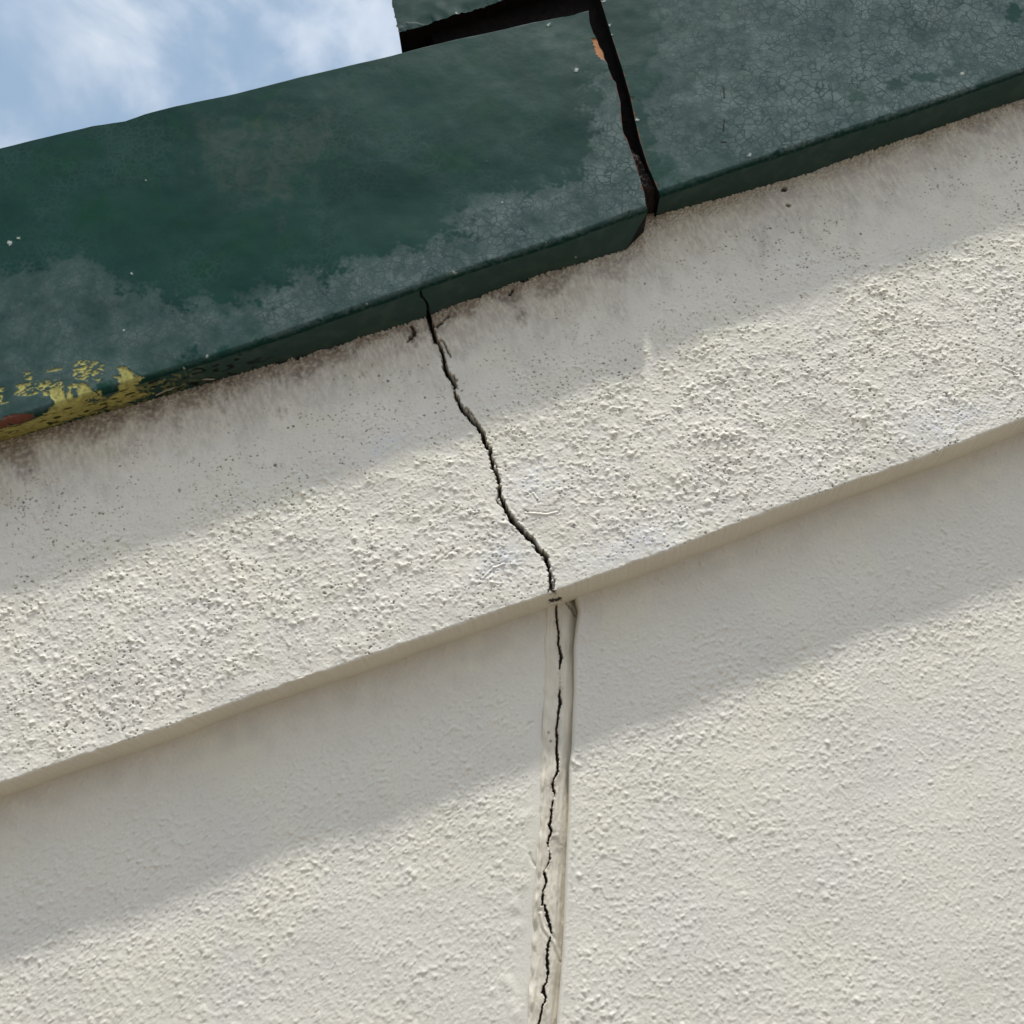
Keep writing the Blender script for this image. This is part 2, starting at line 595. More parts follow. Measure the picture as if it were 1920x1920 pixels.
arr = sstep(0.0, 0.045, T-ta)
loc = np.clip(0.95+0.14*med+0.18*lowf, 0.25, 1.5)
rightrough = sstep(1100, 1450, px)*sstep(0.22, 0.30, below)
dcr, wcr = seg_dist(px, py, CRACK, CRACK_W)
dsm = 1-0.55*np.exp(-(dcr/22.0)**2)*sstep(1130, 700, py)
ac = (0.12+0.88*rough)*loc*(0.45+0.55*arr)*dsm*(1-0.9*under)
af = (0.45+0.55*rough)*(0.8+0.35*rightrough)*(1-0.75*under)*(0.75+0.25*arr)
endf = sstep(-0.98, -0.84, S)*sstep(2.45, 2.36, S)
h = roughcast(S, arc, ac*0.70*endf, af*0.74*endf)
h += 0.0006*samp(NZ_huge, S, arc)+0.00022*med*(1-under)
# dusty streaks and dirt right under the casings
streak = samp(NZ_med, S, arc*0.35)*0.6+samp(NZ_fine, S, arc*0.4)*0.5
h += 0.0006*streak*sstep(0.09, 0.0, below)
h += 0.0012*samp(NZ_fine, S, arc+0.9)*sstep(0.045, 0.0, below)
# pits
pitn = samp(GR_med, S+0.123, arc+0.456)
pit = sstep(0.62, 0.95, pitn)*sstep(0.02, 0.07, below)*sstep(0.30, 0.16, below)*sstep(-0.4, 0.9, samp(NZ_big, S+0.9, arc)+0.5*lowf)*(1-under)
pit2 = sstep(0.75, 1.0, pitn)*sstep(0.2, 0.3, below)*sstep(0.2, 1.3, samp(NZ_big, S+0.2, arc+0.2))*(1-under)*0.6
h -= 0.0010*pit+0.0006*pit2
# pinholes, thicker towards the lower right
pin = samp(GR_pin, S+0.61, arc+0.27)
pinmask = sstep(0.03, 0.10, below)*(0.30+0.70*sstep(-0.9, 0.9, med+0.8*lowf+1.0*sstep(1050, 1500, px)*sstep(0.25, 0.33, below)-0.25))*(1-under)
pin = sstep(0.22, 0.55, pin)*pinmask
h -= 0.0013*pin
pit2 = np.maximum(pit2, 0.85*pin)
# the crack
jit = 0.9*samp(NZ_fine, S, arc)+0.8*samp(NZ_med, S*1.3, arc*1.3)
edge = dcr-(wcr*0.92+0.95*jit)
inside = sstep(0.9, -0.9, edge)
side = np.sign(px-np.interp(py, [p[1] for p in CRACK], [p[0] for p in CRACK]))
lip = np.exp(-(np.clip(edge, 0, 99)/4.5)**2)*(edge > -1)*sstep(590, 640, py)
h += lip*(0.0009*(side > 0)+0.0002)
h += -0.0010*np.exp(-np.clip(edge, 0, 99)/26.0)*(side < 0)*sstep(1125, 1060, py)
for pts, w in (([(817, 640), (826, 637), (832, 642), (845, 668)], 0.5), ([(842, 706), (851, 704), (856, 714)], 0.7), ([(867, 769), (874, 764), (882, 772), (894, 790)], 0.6),
               ([(935, 928), (931, 938), (938, 948)], 0.7), ([(814, 612), (829, 604), (840, 592)], 0.7), ([(925, 862), (932, 876)], 0.5), ([(975, 992), (970, 984), (962, 968)], 0.6),
               ([(1033, 1072), (1040, 1088), (1038, 1104)], 0.4)):
    d = seg_dist(px, py, pts)
    h -= 0.0016*np.exp(-((d+0.5*jit)/1.2)**2)*(1-under)
    inside = np.maximum(inside, w*0.9*np.exp(-((d+0.6*jit)/1.0)**2))
# chipped flakes beside the crack
chip = sstep(0.7, 1.6, samp(NZ_med, S+0.8, arc+0.1))*np.exp(-(np.clip(edge, 0, 99)/6.0)**2)*sstep(920, 960, py)
h -= 0.0018*chip
# missing mortar under the casings beside the crack
hole = [([(770, 610), (776, 618), (775, 628), (764, 640)], [2.2, 3, 3.6, 1.5]),
        ([(800, 584), (812, 583), (826, 578)], [5, 4, 2]), ([(780, 592), (790, 590), (800, 588)], [1.5, 4, 5]),
        ([(890, 556), (900, 554)], [2, 2]), ([(955, 551), (962, 545)], [2.5, 2]), ([(978, 527), (990, 523)], [2, 2]),
        ([(826, 604), (820, 612)], [1.0, 1.2]),
        ([(1722, 250), (1744, 238)], [2, 4]), ([(1468, 356), (1472, 354)], [3, 3]), ([(1476, 384), (1480, 385)], [2.5, 2]),
        ([(555, 672), (580, 660)], [2, 2]), ([(600, 654), (640, 643)], [2.2, 2]), ([(520, 680), (535, 676)], [2, 2.5])]
dark = np.zeros_like(h)
for pts, w in hole:
    d, ww = seg_dist(px, py, pts, w)
    dark = np.maximum(dark, sstep(1.2, -1.0, d-ww-0.9*jit))
h -= 0.008*dark
sp, spw = seg_dist(px, py, [(1031, 1129), (1040, 1127), (1049, 1126)], [3.0, 5.0, 4.2])
inside = np.maximum(inside, sstep(1.2, -0.8, sp-spw*0.8-1.6*jit))
# scratches
for pts in ([(985, 962), (1025, 965), (1045, 960)], [(905, 1085), (925, 1065), (945, 1057)], [(836, 1046), (848, 1036), (845, 1044)],
            [(1012, 1068), (1008, 1090)], [(1880, 690), (1905, 700)], [(1000, 925), (1010, 940)]):
    d = seg_dist(px, py, pts)
    h += 0.0008*np.exp(-(d/2.4)**2)-0.0008*np.exp(-((d-3.0)/1.8)**2)
h = h-0.024*inside
edge_thin = (under > 0.5)
P2 = P.copy()
lim = np.where(edge_thin, np.maximum(h, -0.0025), h)
P2[..., 1] += nrm_y*lim
P2[..., 0] += nrm_t*lim*(-ST)
P2[..., 2] += nrm_t*lim*CT
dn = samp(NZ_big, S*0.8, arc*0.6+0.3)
dirt_shade = sstep(0.058+0.022*sstep(800, 100, px), 0.006, below-0.014*dn-0.010*streak*0.8)
dirt_shade *= np.clip(0.88+0.20*samp(NZ_med, S+0.5, arc), 0.35, 1)
dirt_shade = np.maximum(dirt_shade, sstep(0.007, 0.001, below))  # dark contact line: shadow painted right under the casings
dirt_shade *= 0.55+0.45*sstep(1300, 900, px)+0.15*sstep(1500, 1900, px)
shade_halo = 0.42*sstep(0.15, 0.02, below+0.02*dn)*np.clip(0.75+0.4*streak, 0.2, 1)  # shade under the casings painted in, broken up by stain streaks
dirt_shade = np.clip(np.maximum(dirt_shade, shade_halo), 0, 1)*(1-under)
cream = sstep(0.3, 1.6, samp(NZ_huge, S+0.15, arc*1.6+0.8)+0.3*med)*0.7+0.55*sstep(0.17, 0.21, below)*sstep(0.32, 0.24, below)*sstep(-1.2, 1.2, lowf+0.8*med)
blue = np.zeros_like(h)
for cx, cy, rx, ry in ((725, 835, 75, 25), (1190, 1020, 110, 35), (1010, 895, 55, 35), (950, 1050, 60, 40), (1780, 790, 90, 30)):
    # dusty rubbed marks, tilted with the rake
    ux = ((px-cx)*0.94-(py-cy)*0.33)/rx
    uy = ((px-cx)*0.33+(py-cy)*0.94)/ry
    blue = np.maximum(blue, np.exp(-(ux*ux+uy*uy)*1.2))
blue *= np.clip(0.55+0.35*samp(NZ_med, S, arc)+0.2*med, 0, 1)*(1-under)
tintg = np.clip(inside+dark*0.9, 0, 1)
bare = np.clip(0.55*chip+0.30*np.exp(-(np.clip(edge, 0, 99)/1.8)**2)*(edge > 0), 0, 1)
fc = grid_faces(*T.shape)
me = faces_mesh("plaster_band", P2, fc, {'stain_shade': (dirt_shade, np.clip(pit+pit2, 0, 1), cream*(1-under)), 'tint': (blue, tintg, bare)})
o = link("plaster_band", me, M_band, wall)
o['label'] = "sloping cracked plaster band"
del P, P2, px, py, dcr, wcr, dirt_shade, fc

# ---- wall panels left and right of the joint, swept down from behind the band
EL = [(1028, 1100), (1025, 1200), (1023, 1300), (1021, 1400), (1014, 1520), (1009, 1650), (1004, 1700), (999, 1800), (994, 1920)]
ER = [(1072, 1100), (1084, 1145), (1080, 1175), (1076, 1210), (1076, 1300), (1072, 1400), (1067, 1440), (1066, 1520), (1062, 1600), (1058, 1700), (1054, 1800), (1044, 1920)]


def vertical(pts):
    q = survey(pts, 0.0)
    o = np.argsort(q[:, 2])
    return lambda z: np.interp(z, q[o, 2], q[o, 0])


x_left, x_right = vertical(EL), vertical(ER)


def panel(name, sgn, label):
    xe = x_left if sgn < 0 else x_right
    u = uneven([(0, 1.05 if sgn < 0 else 1.15, 0.0012), (1.05 if sgn < 0 else 1.15, 3.4, 0.05)])
    # rows: distance below the band
    w = uneven([(-0.03, 0.80, 0.0012), (0.80, 1.0, 0.01)])
    U, W = np.meshgrid(u, w)
    # iterate: the joint edge depends on z, z depends on x through the rake
    x0 = xe(np.full_like(U, 1.9))
    for _ in range(4):
        X = x0+sgn*U
        s = X*CT+2.0*ST
        tt = t_wallbot(np.clip((X+t_wallbot(s)*ST)/CT, -3, 4.2))
        Z = (tt+X*ST)/CT-W*1.08
        x0 = xe(Z)
    X = x0+sgn*U
    P = np.stack([X, np.zeros_like(X), Z], -1)
    px, py = read(P)
    lowf = samp(NZ_huge, X+0.8, Z)
    med = samp(NZ_big, X+0.3, Z)
    near = sstep(0.0, 0.035, U+0.006*med)
    fade = sstep(0.01, 0.12, W)
    ac = (0.62+0.20*fade)*np.clip(0.60+0.20*lowf+0.12*med, 0.10, 1.1)
    if sgn > 0:
        ac *= 0.6+0.6*sstep(0.9, 0.25, U+W*0.5)
        af = 0.9+0.1*fade
        ac = ac*sstep(0.0, 0.012, U)
        af = af*sstep(0.0, 0.008, U)
    else:
        smooth = sstep(0.0, 0.034, U+0.004*med)
        ac = ac*smooth
        af = (0.6+0.4*fade)*(0.12+0.88*smooth)
    shel = 1+0.55*sstep(0.30, 0.17, W)
    h = roughcast(X, Z, ac*0.62*shel, af*0.78*shel, 0.37)
    h += 0.0003*samp(NZ_huge, X, Z)+0.00006*med
    # thick smeared rim beside the joint
    if sgn < 0:
        rim = np.exp(-((U-0.020-0.003*samp(NZ_big, X*0, Z))/0.007)**2)*sstep(0.16, 0.28, W)
        h += 0.0009*rim*np.clip(0.8+0.6*samp(NZ_big, X*0+0.3, Z*1.5), 0, 2)
        for pts, a in (([(1023, 1195), (1026, 1220), (1025, 1258)], 0.0014), ([(993, 1600), (996, 1612), (1004, 1624)], 0.0016), ([(978, 1155), (1002, 1153), (1008, 1160)], 0.0010), ([(985, 1362), (1000, 1354)], 0.001)):
            d = seg_dist(px, py, pts)
            h -= a*np.exp(-(d/2.0)**2)
    else:
        h += 0.0012*np.exp(-((U-0.004)/0.003)**2)
        d = seg_dist(px, py, [(1068, 1418), (1074, 1428), (1083, 1434)])
        h += 0.0018*np.exp(-(d/4.0)**2)
        rr = np.clip(U/0.007, 0, 1)
        h -= 0.0045*(1-np.sqrt(1-(1-rr)**2))
    P[..., 1] -= h
    # the edge returns into the joint
    E0 = P[:, :1, :].copy()
    E0[..., 1] += 0.006
    E1 = P[:, :1, :].copy()
    E1[..., 1] += 0.035
    P = np.concatenate([E1, E0, P], 1)
    cat = lambda a: np.concatenate([a[:, :1], a[:, :1], a], 1)
    dirt_shade = 0.22*sstep(0.06, 0.0, W+0.008*med)*np.clip(0.8+0.1*samp(NZ_big, X, Z*0.5), 0, 1)  # shade under the band put into the colour, slightly uneven
    pitn = samp(GR_med, X+0.5, Z+0.1)
    pit = 0.35*sstep(0.85, 1.1, pitn)*fade
    cream = 0.75*sstep(0.1, 1.5, samp(NZ_huge, X*0.8+0.25, Z*0.8+0.1)+0.25*med+1.3*sstep(0.34, 0.26, W)*sstep(0.18, 0.24, W)-0.5)
    blue = 0.10*sstep(0.9, 2.0, samp(NZ_huge, X*0.7+0.5, Z*0.7))
    z0 = np.zeros_like(X)
    me = faces_mesh(name, P, grid_faces(P.shape[0], P.shape[1]),
                    {'stain_shade': (cat(dirt_shade), cat(pit), cat(cream)), 'tint': (cat(blue), cat(z0), cat(z0))})
    o = link(name, me, M_wall, wall)
    o['label'] = label


panel("wall_panel", -1, "rendered panel left of the vertical joint")
panel("wall_panel", 1, "rendered panel right of the vertical joint")

# ---- sealant in the joint
zz = uneven([(1.15, 1.45, 0.006), (1.45, 2.12, 0.0007)])
uu = np.linspace(0, 1, 64)
Uu, Z = np.meshgrid(uu, zz)
xl, xr = x_left(Z)-0.003, x_right(Z)+0.002
X = xl+(xr-xl)*Uu
P = np.stack([X, 0*X, Z], -1)
px, py = read(P)
prof = 0.0006*(1-Uu*1.2)-0.012*sstep(0.58, 1.0, Uu)**1.2+0.0016*np.sin(math.pi*Uu)
h = prof+0.0008*samp(NZ_big, X, Z*0.5)+0.0004*samp(NZ_med, X*1.6, Z*0.15)+0.00016*samp(NZ_fine, X, Z*0.3)
h += 0.0016*np.exp(-((Uu-0.09)/0.07)**2)*(1+0.5*samp(NZ_big, X*0+0.2, Z*1.5))
h -= 0.0025*sstep(1290, 1140, py)*sstep(0.55, 0.9, Uu)
ins = np.zeros_like(h)
smear = np.zeros_like(h)
jit = samp(NZ_fine, X, Z)
for pts, w in SEAL_CRACK:
    d, ww = seg_dist(px, py, pts, w)
    e = d-ww*0.92-0.55*jit-0.35*samp(NZ_med, X*2, Z*2)
    ins = np.maximum(ins, sstep(0.8, -0.6, e))
    h += 0.0006*np.exp(-(np.clip(e-1, 0, 99)/2.5)**2)*(px > np.interp(py, [p[1] for p in pts], [p[0] for p in pts]))
    smear = np.maximum(smear, np.exp(-(np.clip(e, 0, 99)/4.0)**2))
for pts, a, r in (([(1013, 1713), (1019, 1738), (1030, 1755), (1040, 1768), (1048, 1790), (1052, 1800)], 0.0006, 3.2),
                  ([(1046, 1260), (1053, 1258), (1051, 1272), (1054, 1290)], 0.0003, 2.5), ([(1035, 1568), (1046, 1566), (1052, 1580)], 0.0003, 3.5),
                  ([(1026, 1480), (1030, 1500), (1026, 1530)], 0.0002, 3)):
    d = seg_dist(px, py, pts)
    h += a*np.exp(-(d/r)**2)-a*0.9*np.exp(-((d-r*1.6)/r)**2)
wrk = np.exp(-(((px-1040)/13)**2+((py-1590)/28)**2))
h += 0.0005*wrk*samp(NZ_big, X*2.2, Z*1.5)
h -= 0.015*ins
d, ww = seg_dist(px, py, [(1062, 1131), (1072, 1139), (1079, 1150)], [2, 3, 2])
gap = sstep(1.5, -1, d-ww)
h -= 0.003*gap
P[..., 1] = 0.0008-h
dirt_shade = np.clip(0.28*smear*sstep(-0.5, 1.0, samp(NZ_big, X*2, Z)+0.4)+0.5*wrk+0.25*sstep(0.8, 0.95, Uu)+0.85*gap+0.5*sstep(1200, 1135, py)*sstep(0.1, 0.9, Uu), 0, 1)  # right-edge term paints the recess shade, the rest is grime
# hairline joining the open lengths of the crack
hair = np.concatenate([np.array(p) for p, _ in SEAL_CRACK])
dh = seg_dist(px, py, [tuple(a) for a in hair])
hairm = np.exp(-((dh+0.5*jit)/1.1)**2)
P[..., 1] += 0.0012*hairm
ins = np.maximum(ins, 0.55*hairm*sstep(-0.8, 0.4, samp(NZ_big, X, Z*2.0)))
dots = np.maximum(np.exp(-(((px-1028.5)**2+(py-1374)**2)/5)), np.exp(-(((px-1032.5)**2+(py-1390)**2)/7)))
me = faces_mesh("joint_sealant", P, grid_faces(*X.shape), {'stain_shade': (dirt_shade, np.clip(ins+dots, 0, 1), None)})
o = link("joint_sealant", me, M_seal, wall)
o['label'] = "cracked strip of smooth sealant in the vertical joint"

# ---- masonry core behind the render
def core_z(x, dt):
    s = (x+2.0*ST)/CT
    return (float(t_arris(s))+dt+x*ST)/CT
xa, xb = -2.9, 3.3
cv = [(xa, 0.03, 0.0), (xb, 0.03, 0.0), (xb, 0.25, 0.0), (xa, 0.25, 0.0)]
zl, zr = 2.0+xa*math.tan(TH)+0.45, 2.0+xb*math.tan(TH)+0.45
cv += [(xa, 0.03, zl), (xb, 0.03, zr), (xb, 0.25, zr), (xa, 0.25, zl)]
me = faces_mesh("masonry_core", cv, [(3, 2, 1, 0), (4, 5, 6, 7), (0, 1, 5, 4), (1, 2, 6, 5), (2, 3, 7, 6), (3, 0, 4, 7)],
                {'stain_shade': (np.zeros(8), np.zeros(8), np.zeros(8)), 'tint': (np.zeros(8), np.zeros(8), np.zeros(8))}, smooth=False)
link("masonry_core", me, M_wall, wall)
# lower face of the wall under the panels
me = box_mesh("plinth", (-2.9, 0.006, 0.0), (3.3, 0.029, 1.0))
link("plinth", me, M_wall, wall)

# ------------------------------------------------------------------ green casings
GREYL = [(-1500, 980), (-700, 800), (-30, 515), (60, 500), (105, 490), (150, 482), (195, 500), (215, 535), (300, 548), (330, 575), (430, 565), (520, 545), (545, 528), (600, 512), (680, 492),
         (730, 478), (800, 462), (845, 448), (850, 415), (870, 392), (930, 372), (985, 352), (1040, 345), (1090, 330), (1118, 300), (1115, 260), (1108, 215), (1118, 180),
         (1112, 150), (1128, 125), (1170, 140), (1240, 400), (900, 520), (300, 700), (-30, 830), (-1500, 1500)]
GREYR = [(1238, -40), (1232, 60), (1228, 110), (1235, 160), (1232, 185), (1215, 200), (1222, 260), (1260, 300), (1252, 345), (1280, 360), (1960, 145), (3600, -420), (3600, -900), (1238, -900)]
YEL = [(240, 1215), (300, 1180), (330, 1140), (305, 1090), (310, 1050), (350, 1030), (380, 1060), (400, 1110), (415, 1060), (410, 1040), (520, 1020), (545, 1050), (560, 1075),
       (600, 1065), (615, 1085), (570, 1095), (600, 1100), (630, 1120), (600, 1140), (640, 1120), (690, 1085), (710, 1060), (720, 1010), (690, 980), (725, 975), (710, 930), (740, 915),
       (790, 945), (800, 975), (820, 985), (830, 960), (860, 990), (820, 1020), (815, 1060), (850, 1080), (930, 1080), (750, 1140), (430, 1235), (0, 1375), (-60, 1390), (-60, 1310), (0, 1290), (100, 1262), (200, 1240)]
YEL = [(x/3.2, 400+y/3.2) for x, y in YEL]
YHOLE = [[(430, 1050), (460, 1050), (468, 1100), (440, 1110)], [(515, 1125), (560, 1112), (620, 1110), (620, 1130), (560, 1145)]]
YHOLE = [[(x/3.2, 400+y/3.2) for x, y in p] for p in YHOLE]
YSTR = [[(x/3.2, 400+y/3.2) for x, y in p] for p in
        ([(85, 1090), (100, 1030), (150, 1010), (260, 1005), (380, 1000), (385, 1040), (310, 1100), (200, 1095)],
         [(140, 955), (195, 955), (190, 1000), (150, 995)], [(265, 945), (375, 930), (372, 945), (270, 955)],
         [(470, 880), (620, 895), (625, 960), (590, 1015), (440, 990), (445, 920)], [(-20, 1040), (25, 1045), (10, 1120), (50, 1130), (45, 1150), (-20, 1140)])]
REDS = [(x/3.2, 400+y/3.2) for x, y in [(-40, 1255), (30, 1225), (100, 1203), (195, 1205), (205, 1222), (150, 1255), (60, 1270), (0, 1300), (-40, 1310)]]
SPECKS_L = [(1029, 45, 3.2), (1080, 132, 4), (18, 455, 4.5), (34, 446, 2.5), (247, 513, 2.6), (851, 512, 3.2), (272, 338, 1.6), (1057, 445, 1.7), (1024, 454, 1.6), (1079, 481, 1.5),
            (388, 667, 1.7), (688, 569, 1.8), (231, 619, 1.8), (912, 304, 1.4), (940, 380, 1.3), (345, 690, 2)]
SPECKS_R = [(1804, 137, 4.2), (1405, 291, 3.5), (1131, 2, 3.5), (1143, 47, 2.2), (1146, 66, 2.2), (1195, 224, 3.0)]


def casing(name, label, cat_, tf, tt, tcn, sL, sR, endL, endR, kind, sdense, front_rows=None):
    """hollow painted timber casing: top, front face, rounded lower arris, underside.
    endL/endR: functions (front fraction v 0 top..1 bottom, 2 = contact) -> s"""
    root = bpy.data.objects.new(name, None)
    p0 = xyz(np.array(0.5*(sL+sR)), np.array(float(tf(0.5*(sL+sR)))), np.array(YB))
    root.location = tuple(float(a) for a in p0)
    scene.collection.objects.link(root)
    root['label'] = label
    root['category'] = cat_
    r = R_BEAD
    nf, nbd, nun = front_rows or 330, 9, 40
    prm = [("t", a) for a in np.linspace(1, 0, 5)]
    prm += [("e", a) for a in np.linspace(0, 1, 5)[1:]]
    prm += [("f", a) for a in np.linspace(0, 1, nf)[1:]]
    prm += [("b", a) for a in np.linspace(0, 1, nbd+1)[1:]]
    prm += [("u", a) for a in np.linspace(0, 1, nun+1)[1:]]
    u = sdense
    nr = len(prm)
    Sx = np.zeros((nr, len(u)))
    Tx, Yx, NY, NT = (np.zeros_like(Sx) for _ in range(4))
    code = np.zeros(nr)
    RT = 0.0015
    for i, (k, a) in enumerate(prm):
        vv = {'t': 0, 'e': 0, 'f': a, 'b': 1, 'u': 1+a}[k]
        a0, a1 = endL(vv), endR(vv)
        # only the last centimetres follow the ragged ends
        s = sL+(sR-sL)*u
        w1 = sstep(sR-0.30, sR, s)
        w0 = sstep(sL+0.30, sL, s)
        s = s+(a1-sR)*w1+(a0-sL)*w0
        Sx[i] = s
        top, bot = tt(s), tf(s)
        if k == 't':
            Tx[i], Yx[i], NT[i], NY[i] = top+0.02*a, YG+RT+(DG+0.03)*a, 1, 0
        elif k == 'e':
            q = a*math.pi/2
            Tx[i], Yx[i], NT[i], NY[i] = top-RT+RT*math.cos(q), YG+RT-RT*math.sin(q), math.cos(q), -math.sin(q)
            code[i] = 0.5
        elif k == 'f':
            Tx[i], Yx[i], NY[i] = (top-RT)+(bot+r-top+RT)*a, YG, -1
            code[i] = 1
        elif k == 'b':
            q = a*math.pi/2
            Tx[i], Yx[i], NT[i], NY[i] = bot+r-r*math.sin(q), YG+r-r*math.cos(q), -math.sin(q), -math.cos(q)
            code[i] = 1+a
        else:
            Tx[i] = bot+(tcn(s)-0.0035-bot)*a
            Yx[i] = YG+r+(YB+0.002-YG-r)*a
            NT[i] = -1
            code[i] = 3+a
    P = xyz(Sx, Tx, Yx)
    px, py = read(P)
    cd = code[:, None]*np.ones_like(Sx)
    arc = Tx-(Yx-YG)
    fine, medn, bign, hug = samp(NZ_fine, Sx, arc), samp(NZ_med, Sx, arc), samp(NZ_big, Sx, arc), samp(NZ_huge, Sx, arc)
    h = 0.0006*hug+0.00010*bign+0.000015*medn
    grey, yel, red, orange, pale, brown, darkm, deep = (np.zeros_like(h) for _ in range(8))
    dust = sstep(2.6, 3.05, cd)
    top_dark = 0.85*(cd < 0.9)  # top coloured darker to hold down its sunlit line
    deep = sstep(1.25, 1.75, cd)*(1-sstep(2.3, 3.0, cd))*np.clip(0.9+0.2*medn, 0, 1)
    if kind == 'left':
        sd_ = poly_sd(px, py, GREYL)
        grey = sstep(14, -19, sd_+12*bign+6*medn+2*fine)*np.clip(0.74+0.16*bign+0.10*hug+0.06*medn, 0, 1)
        grey *= 0.50+0.50*sstep(100, 950, px)
        g2 = poly_sd(px, py, [(365, 225), (460, 215), (560, 195), (640, 215), (650, 260), (620, 310), (560, 345), (520, 400), (460, 380), (400, 340), (370, 300)])
        brown = sstep(14, -22, g2+14*bign+4*medn)*0.9
        g3 = poly_sd(px, py, [(590, 160), (650, 150), (660, 170), (600, 178)])
        brown = np.maximum(brown, 0.6*sstep(8, -8, g3+5*bign))
        ysd = poly_sd(px, py, YEL)
        for p in YHOLE:
            ysd = np.maximum(ysd, -poly_sd(px, py, p))
        yel = sstep(1.0, -1.0, ysd+1.4*fine+1.0*medn)
        stn = samp(NZ_fine, Sx*0.45, arc)+0.6*samp(NZ_med, Sx*0.3, arc)
        for p in YSTR:
            d = poly_sd(px, py, p)
            yel = np.maximum(yel, sstep(2, -2, d)*sstep(0.25, 0.6, stn+0.2))
        rsd = poly_sd(px, py, REDS)
        red = sstep(1.5, -1.5, rsd+1.5*medn)
        # scabby underside left of the crack
        scab = sstep(3.0, 3.1, cd)*sstep(430, 250, px+20*bign)
        mott = sstep(-0.2, 0.5, medn+0.7*bign)
        yel = np.maximum(yel, scab*mott*0.55)
        scab2 = sstep(3.0, 3.1, cd)*sstep(560, 420, px)
        darkm = scab2*sstep(0.9, 1.5, samp(NZ_med, Sx*0.5, arc+0.4)+0.4*bign)*0.9
        h -= 0.0012*darkm
        dust *= 1-0.5*sstep(480, 300, px)
        h -= 0.0007*np.clip(yel+red, 0, 1)*(cd < 3)
        rim = np.exp(-((ysd-1.5)/2.0)**2)
        h += 0.0003*rim
        d = poly_sd(px, py, [(1110, 72), (1119, 70), (1124, 84), (1131, 96), (1134, 112), (1126, 108), (1118, 100), (1114, 84)])
        orange = sstep(1.2, -1.0, d+0.8*fine)
        h -= 0.001*orange
        # crack in the underside
        d, ww = seg_dist(px, py, [(789, 545), (790, 556), (796, 562), (801, 571), (803, 580), (804, 592)], [0.6, 2.0, 1.0, 1.4, 1.6, 3])
        cr_ = sstep(1.0, -0.8, d-ww-0.5*fine)*(cd > 2.9)
        h -= 0.008*cr_
        darkm = np.maximum(darkm, cr_)
        specks = SPECKS_L
        er = endR
    elif kind == 'right':
        sd_ = poly_sd(px, py, GREYR)
        grey = sstep(16, -22, sd_+12*bign+6*medn+2*fine)*np.clip(0.84+0.14*bign+0.08*hug+0.06*medn, 0, 1)
        grey *= 0.80+0.25*sstep(1230, 1600, px)
        for cx, cy, rx, ry, w in ((1900, 25, 16, 22, 1), (1735, 145, 30, 9, 0.8), (1680, 160, 22, 12, 0.8), (1610, 180, 20, 10, .7), (1340, 320, 60, 40, 0.45), (1300, 230, 40, 50, 0.3)):
            q = np.hypot((px-cx)/rx, (py-cy)/ry)
            grey *= 1-w*sstep(1.25, 0.7, q+0.15*medn)
        for pts, w in (([(1357, 165), (1358, 185)], [1.2, 1.2]), ([(1358, 225), (1356, 245)], [1, 1]), ([(1353, 267), (1360, 267)], [1.6, 1.2]), ([(1181, 181), (1188, 182)], [1.6, 1.4]), ([(1196, 187), (1198, 187)], [1.4, 1.4])):
            d, ww = seg_dist(px, py, pts, w)
            darkm = np.maximum(darkm, sstep(1.0, -0.6, d-ww-0.4*fine))
        specks = SPECKS_R
    else:
        specks = [(856, 24, 2.0)]
        grey = 0.12*sstep(0.4, 1.4, bign)
        lobe = sstep(12, 4, np.hypot((px-775)/2.6, (py-52)))
        deep = np.maximum(deep, lobe)
    for cx, cy, rr in specks:
        q = np.hypot(px-cx, (py-cy)*1.15)+1.2*fine+0.6*medn
        pale = np.maximum(pale, sstep(rr*1.05, rr*0.45, q))
        h += 0.0005*np.exp(-(q/(rr*1.3))**2)
    deep = np.maximum(deep, top_dark)
    # worn red edge along the cut ends
    cols = Sx
    for e, on in ((cols[:, -1:], kind in ('left',)), (cols[:, :1], kind in ('right',))):
        if on:
            d = np.abs(cols-e)
            red = np.maximum(red, 0.8*sstep(0.0016, 0.0004, d-0.0009*np.maximum(0, samp(NZ_med, Sx*0, arc)))*(cd < 2)*sstep(-0.2, 0.7, samp(NZ_big, Sx*0+0.4, arc*1.5)))
    P[..., 1] += NY*h
    P[..., 0] += -ST*NT*h
    P[..., 2] += CT*NT*h
    verts = [P.reshape(-1, 3)]
    faces = [grid_faces(*Sx.shape)]
    off = P.shape[0]*P.shape[1]
    extra = 0
    at = [grey, yel, red, orange, pale, dust, brown, darkm, deep]
    at = [a.ravel() for a in at]
    # cut ends: a return going back from the front edge
    for col, on in ((-1, True), (0, True)):
        E = P[:, col, :].copy()
        nrow = len(E)
        K = [E]
        for yb in (0.15, 1.0):
            B = E.copy()
            B[:, 1] = np.maximum(B[:, 1], B[:, 1]+(YB-B[:, 1])*yb)
            K.append(B)
        G = np.stack(K, 0)
        verts.append(G.reshape(-1, 3))
        f = grid_faces(3, nrow, off)
        if col == 0:
            f = f[:, ::-1]
        faces.append(f)
        off += 3*nrow
        for j in range(9):
            z = np.zeros((3, nrow))
            if j == 7:
                z[:] = 0.9  # returns coloured near black, the gap's shade put into the paint
            at[j] = np.concatenate([at[j], z.ravel()])
    me = faces_mesh(name, np.vstack(verts), np.vstack(faces), {'wear': at[0:3], 'chips': at[3:6], 'tone': at[6:9]})
    return root, me


def ends(pts, tf, tt, Y=YG, contact=None):
    q = st(survey(pts, Y))
    v = (tt(q[:, 0])-q[:, 1])/(tt(q[:, 0])-tf(q[:, 0]))
    o = np.argsort(v)
    v, s = v[o], q[o, 0]
    sc_ = st(survey([contact], YB))[0, 0] if contact else s[-1]

    def fn(x):
        if x <= 1:
            return float(np.interp(x, v, s))
        return float(s[-1]+(sc_-s[-1])*(x-1))
    return fn


